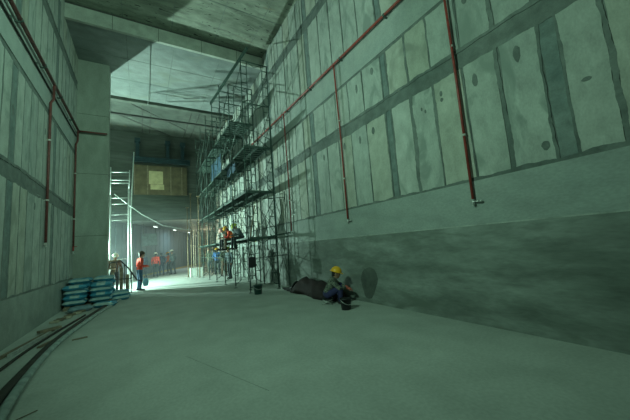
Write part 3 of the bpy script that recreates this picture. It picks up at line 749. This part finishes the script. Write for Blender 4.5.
def stand(lean=0, arms='down', step=0.0, bend=0.0):
    P = dict(pelvis=(0,0,.92), chest=(0,.02+lean,1.28), neck=(0,.03+lean*1.3,1.46), head=(0,.06+lean*1.6,1.60),
             hpl=(-.09,0,.88), hpr=(.09,0,.88), knl=(-.11,.03+step,.48), knr=(.11,.03-step*.3,.48), anl=(-.12,-.02+step*.9,.09), anr=(.12,-.02-step,.09),
             tol=(-.14,.15+step*.9,.036), tor=(.14,.15-step,.036), shl=(-.185,.01+lean,1.39), shr=(.185,.01+lean,1.39),
             ell=(-.25,-.02+lean,1.11), elr=(.25,-.02+lean,1.11), wrl=(-.25,.10+lean,.88), wrr=(.25,.10+lean,.88), hnl=(1,0,0), hnr=(-1,0,0), curl=.35)
    if arms == 'front': P.update(wrl=(-.13,.28+lean,1.05), wrr=(.12,.28+lean,1.08), hnl=(.6,0,-.6), hnr=(-.6,0,-.6))
    if arms == 'hips': P.update(ell=(-.36,-.08,1.14), wrl=(-.20,.05,1.0), elr=(.36,-.08,1.14), wrr=(.20,.05,1.0))
    if arms == 'point': P.update(elr=(.28,.2,1.25), wrr=(.26,.45,1.33))
    return P
def sit_deck(tw=0.0, lean=.04):
    return dict(pelvis=(0,0,.12), chest=(0,.12+lean,.38), neck=(0,.22+lean,.50), head=(0,.29+lean*1.5,.60),
             hpl=(-.09,.02,.10), hpr=(.09,.02,.10), knl=(-.12,.40,.08), knr=(.12,.41,.08), anl=(-.13,.40,-.36), anr=(.13,.44,-.35), tol=(-.14,.57,-.42), tor=(.14,.61,-.41),
             shl=(-.185,.17+lean,.46), shr=(.185,.17+lean,.46), ell=(-.26,.22+tw,.24), elr=(.26,.22-tw,.24), wrl=(-.14,.42,.20), wrr=(.13,.44,.21), hnl=(0,0,-1), hnr=(0,0,-1), curl=.5)
# the seated worker on the right
sit = dict(pelvis=(0,0,.25), chest=(0,.14,.50), neck=(0,.20,.64), head=(0,.26,.735), look=(0,.9,-.35), hup=(0,.30,.95),
           hpl=(-.09,.02,.24), hpr=(.09,.02,.24), knl=(-.20,.33,.42), knr=(.19,.35,.40), anl=(-.16,.28,.09), anr=(.15,.33,.09), tol=(-.18,.45,.036), tor=(.17,.50,.036),
           shl=(-.18,.14,.575), shr=(.18,.14,.575), ell=(-.22,.33,.40), elr=(.23,.33,.40), wrl=(-.07,.50,.37), wrr=(.08,.50,.38), hdl=(.25,.9,-.25), hdr=(-.25,.9,-.25), hnl=(.3,-.1,-1), hnr=(-.3,-.1,-1), curl=.8)
SX, SY, SRZ = 3.99, 6.28, math.radians(-128)
person('worker in yellow helmet and chequered shirt sitting low by the right wall at a bucket', (SX,SY,0), SRZ, sit, M_plaid, M_navy, M_hy, gloves=M_glove, vox=.012)
th = thing('folding_stool', 'small white legged stool under the seated worker', 'stool', (SX,SY,0), SRZ)
MB().box(-.14,.14,-.13,.10,.125,.145).build('seat', M_black, th)
for s_ in (-1, 1):
    MB().tube([(s_*.12,-.15,.01),(s_*.12,.12,.125)], .009, 6).build('leg', M_galv, th); MB().tube([(s_*.13,.13,.01),(s_*.13,-.12,.125)], .009, 6).build('leg', M_galv, th)

person('standing worker in red jacket and dark hat beside the pale ladder scaffold', (-.10,15.55,0), math.radians(-70), stand(.02,'front'), M_red, M_jean, M_hd)
th = thing('tool_bag', 'pale blue bag held at the knee of the red jacketed worker', 'bag', (.14,15.30,.20))
m = sack_mb(.24,.16,.34,3); m.build('bag_body', mat('pale_blue_plastic', (.22,.48,.66), .5), th)
MB().tube([(-.07,0,.30),(-.04,0,.45),(.04,0,.45),(.07,0,.30)], .008, 6).build('handle', M_black, th)
person('worker in brown clothes and white helmet behind the dark guard rail', (-1.08,16.1,0), math.radians(200), stand(.05,'front'), M_brn, M_dk, M_hw)
grp = [('dark clothed worker at the left of the group in the low tunnel mouth', (.12,24.6), 20, M_dkblue, M_dk, M_hd, 'down', None, 1.0),
       ('worker in red jacket and white helmet standing with back turned in the tunnel group', (.85,24.3), -10, M_red, M_dk, M_hw, 'down', None, 1.0),
       ('worker in dark blue jacket just right of the red jacketed one in the tunnel group', (1.30,25.4), 15, M_dkblue, M_dkblue, None, 'down', None, 1.0),
       ('worker in orange vest half hidden between two dark clothed workers in the tunnel', (1.95,27.4), 60, M_orange, M_dk, M_hy, 'point', M_orange, 1.0),
       ('tall worker in white helmet and dark clothes at the right of the tunnel group', (2.08,25.3), 40, M_slate, M_dk, M_hw, 'down', None, 1.08),
       ('dark clothed worker standing in shade between the far props and scaffold', (4.15,21.6), 150, M_olive, M_dk, None, 'down', None, 1.0),
       ('worker in bright blue shirt standing behind the far scaffold bays', (4.25,19.9), 170, M_bluej, M_dk, M_hy, 'front', None, 1.0),
       ('worker in olive clothes right of the blue shirted one under the scaffold', (4.22,17.9), 200, M_olive, M_brn, None, 'front', None, 1.0),
       ('worker in slate clothes standing under the lowest deck nearest the sitting crew', (4.05,15.9), 120, M_slate, M_dk, M_hg, 'down', None, .97)]
for (lb, (x0, y0), rz, tp, lg, hl, ar, vs_, sc_) in grp:
    person(lb, (x0,y0,0), math.radians(rz), stand(.03, ar, .06), tp, lg, hl, vest=vs_, hiH=sc_, vox=.02)
DZ = .16+HF+.06
for (lb, y0, rz, tp, vs_, hl, lg) in (('worker in red vest and pink helmet sitting on the lowest deck, farthest of three', 13.3, 95, M_olive, M_red, M_hp, M_dk),
                        ('worker in bright red vest sitting in the middle of three on the lowest deck', 12.5, 80, M_red, M_orange, M_hy, M_brn),
                        ('worker in dark clothes and lime helmet sitting nearest on the lowest deck', 11.2, 100, M_slate, None, M_hg, M_dk)):
    person(lb, (3.60, y0+.8, DZ), math.radians(rz), sit_deck(.04), tp, lg, hl, vest=vs_, vox=.018, hiH=.9)

# ------------------------------------------------------------------ lights
def light(kind, name, loc, energy, col, to=None, **kw):
    l = bpy.data.lights.new(name, kind); l.energy = energy; l.color = col
    for k_, v_ in kw.items(): setattr(l, k_, v_)
    o = bpy.data.objects.new(name, l); C.objects.link(o); o.location = loc
    if to is not None: o.rotation_euler = (V(to)-V(loc)).to_track_quat('-Z', 'Y').to_euler()
    return o
LP = V((-3.1,18.15,2.0))
fl = thing('work_floodlight', 'site floodlight on a stand hidden behind the pillar', 'light', (LP.x, LP.y, 0))
e1 = V((.675,-.738,0)); pe = V((-.738,-.675,0))
MB().obox(e1*.28 + pe*.26 + V((0,0,1.64)), pe*.25, e1*.008, V((0,0,.41))).build('side_light_blocker', M_black, fl)  # plate added to cut the lamp's light off the near wall and floor
MB().box(-.5,.75,.26,.275,2.06,2.75).build('rear_light_blocker', M_black, fl)  # plate added to keep lamp light off the upper end wall
MB().box(-.5,.20,.25,.26,1.05,2.2).build('rear_light_blocker', M_black, fl)  # plate added to keep lamp light off the tunnel group and ribbed wall
m = MB(); m.tube([(-.25,.05,0),(-.25,.05,2.0)], .02, 6)
for a in (0, 2.1, 4.2): m.tube([(-.25,.05,.35),(-.25+.35*math.cos(a),.05+.35*math.sin(a),.01)], .012, 6)
m.build('stand', M_black, fl)
MB().obox((-.20,.05,2.0),(.02,0,0),(0,.16,0),(0,0,.14)).build('lamp_back', M_black, fl)
light('POINT', 'floodlight_lamp', LP, 5400, (.64,1,.84), shadow_soft_size=.05)
light('AREA', 'near_fill_lamp', (-2.05,3.0,5.0), 150, (.56,1,.73), (4.8,4.4,4.1), shape='DISK', size=.5, spread=2.6)  # unseen fill lamp for the near right wall and floor
light('POINT', 'warm_tunnel_lamp', (6.2,33,2.8), 120, (1,.83,.5), shadow_soft_size=.15)
light('POINT', 'warm_prop_fill', (3.35,22.1,2.9), 75, (1,.86,.58), shadow_soft_size=.12)  # unseen warm fill, added to light the near side of the props
light('AREA', 'tunnel_lamp', (3.5,31,3.7), 55, (.6,.95,1), (3.0,31,0), shape='DISK', size=1.5)
light('AREA', 'front_fill_lamp', (4.2,-2.5,7.0), 165, (.56,1,.75), (-2.2,9,6.2), shape='DISK', size=1.0, spread=1.25)  # unseen fill added behind the camera for left wall, pillar and beam face
light('POINT', 'hoarding_fill', (.75,20.9,6.4), 2.5, (1,.9,.55), shadow_soft_size=.1)  # unseen weak fill added to brighten the hoarding

wd = bpy.data.worlds.new('World'); bpy.context.scene.world = wd; wd.use_nodes = True
wd.node_tree.nodes['Background'].inputs[0].default_value = (.54,1,.74,1); wd.node_tree.nodes['Background'].inputs[1].default_value = .05

hz = bpy.data.materials.new('dust_haze'); hz.use_nodes = True; hz.node_tree.nodes.clear()
ho_ = hz.node_tree.nodes.new('ShaderNodeOutputMaterial'); hv = hz.node_tree.nodes.new('ShaderNodeVolumeScatter')
hv.inputs['Density'].default_value = .008; hv.inputs['Color'].default_value = (.85,.95,1,1); hz.node_tree.links.new(hv.outputs[0], ho_.inputs['Volume'])
h_ = MB().box(-4.9, 4.7, 15.4, 49.8, .02, 3.95).build('dust_haze', hz); h_['kind'] = 'stuff'; tag(h_, 'thin dusty haze hanging in the far end of the hall and tunnel', 'haze')

# ------------------------------------------------------------------ camera
cam = bpy.data.cameras.new('camera'); co = bpy.data.objects.new('camera', cam); C.objects.link(co)
cam.sensor_width = 36; cam.lens = 288.0/630*36; cam.clip_end = 200
f = 288.0; Lv = V((142-315, 257-210, f)).normalized(); dd_ = V((-170,-2310)).normalized()
t_ = -(f*f)/((142-315)*dd_.x + 47*dd_.y); Uv = V((t_*dd_.x, t_*dd_.y, f)).normalized(); Xv = Lv.cross(Uv)
if Xv.x < 0: Xv = -Xv
# rows of world<-cv ; blender camera axes: x right, y up (= -cv y), z back (= -cv z)
W = Matrix((Xv, Lv, Uv))
cx = W @ V((1,0,0)); cy = W @ V((0,-1,0)); cz = W @ V((0,0,-1))
co.matrix_world = Matrix(((cx.x,cy.x,cz.x,0),(cx.y,cy.y,cz.y,0),(cx.z,cy.z,cz.z,1.5),(0,0,0,1)))
sc = bpy.context.scene; sc.camera = co
sc.view_settings.view_transform = 'Standard'; sc.view_settings.look = 'None'; sc.view_settings.gamma = 1; sc.view_settings.exposure = 0
sc.cycles.use_denoising = True; sc.cycles.max_bounces = 6; sc.cycles.sample_clamp_indirect = 4
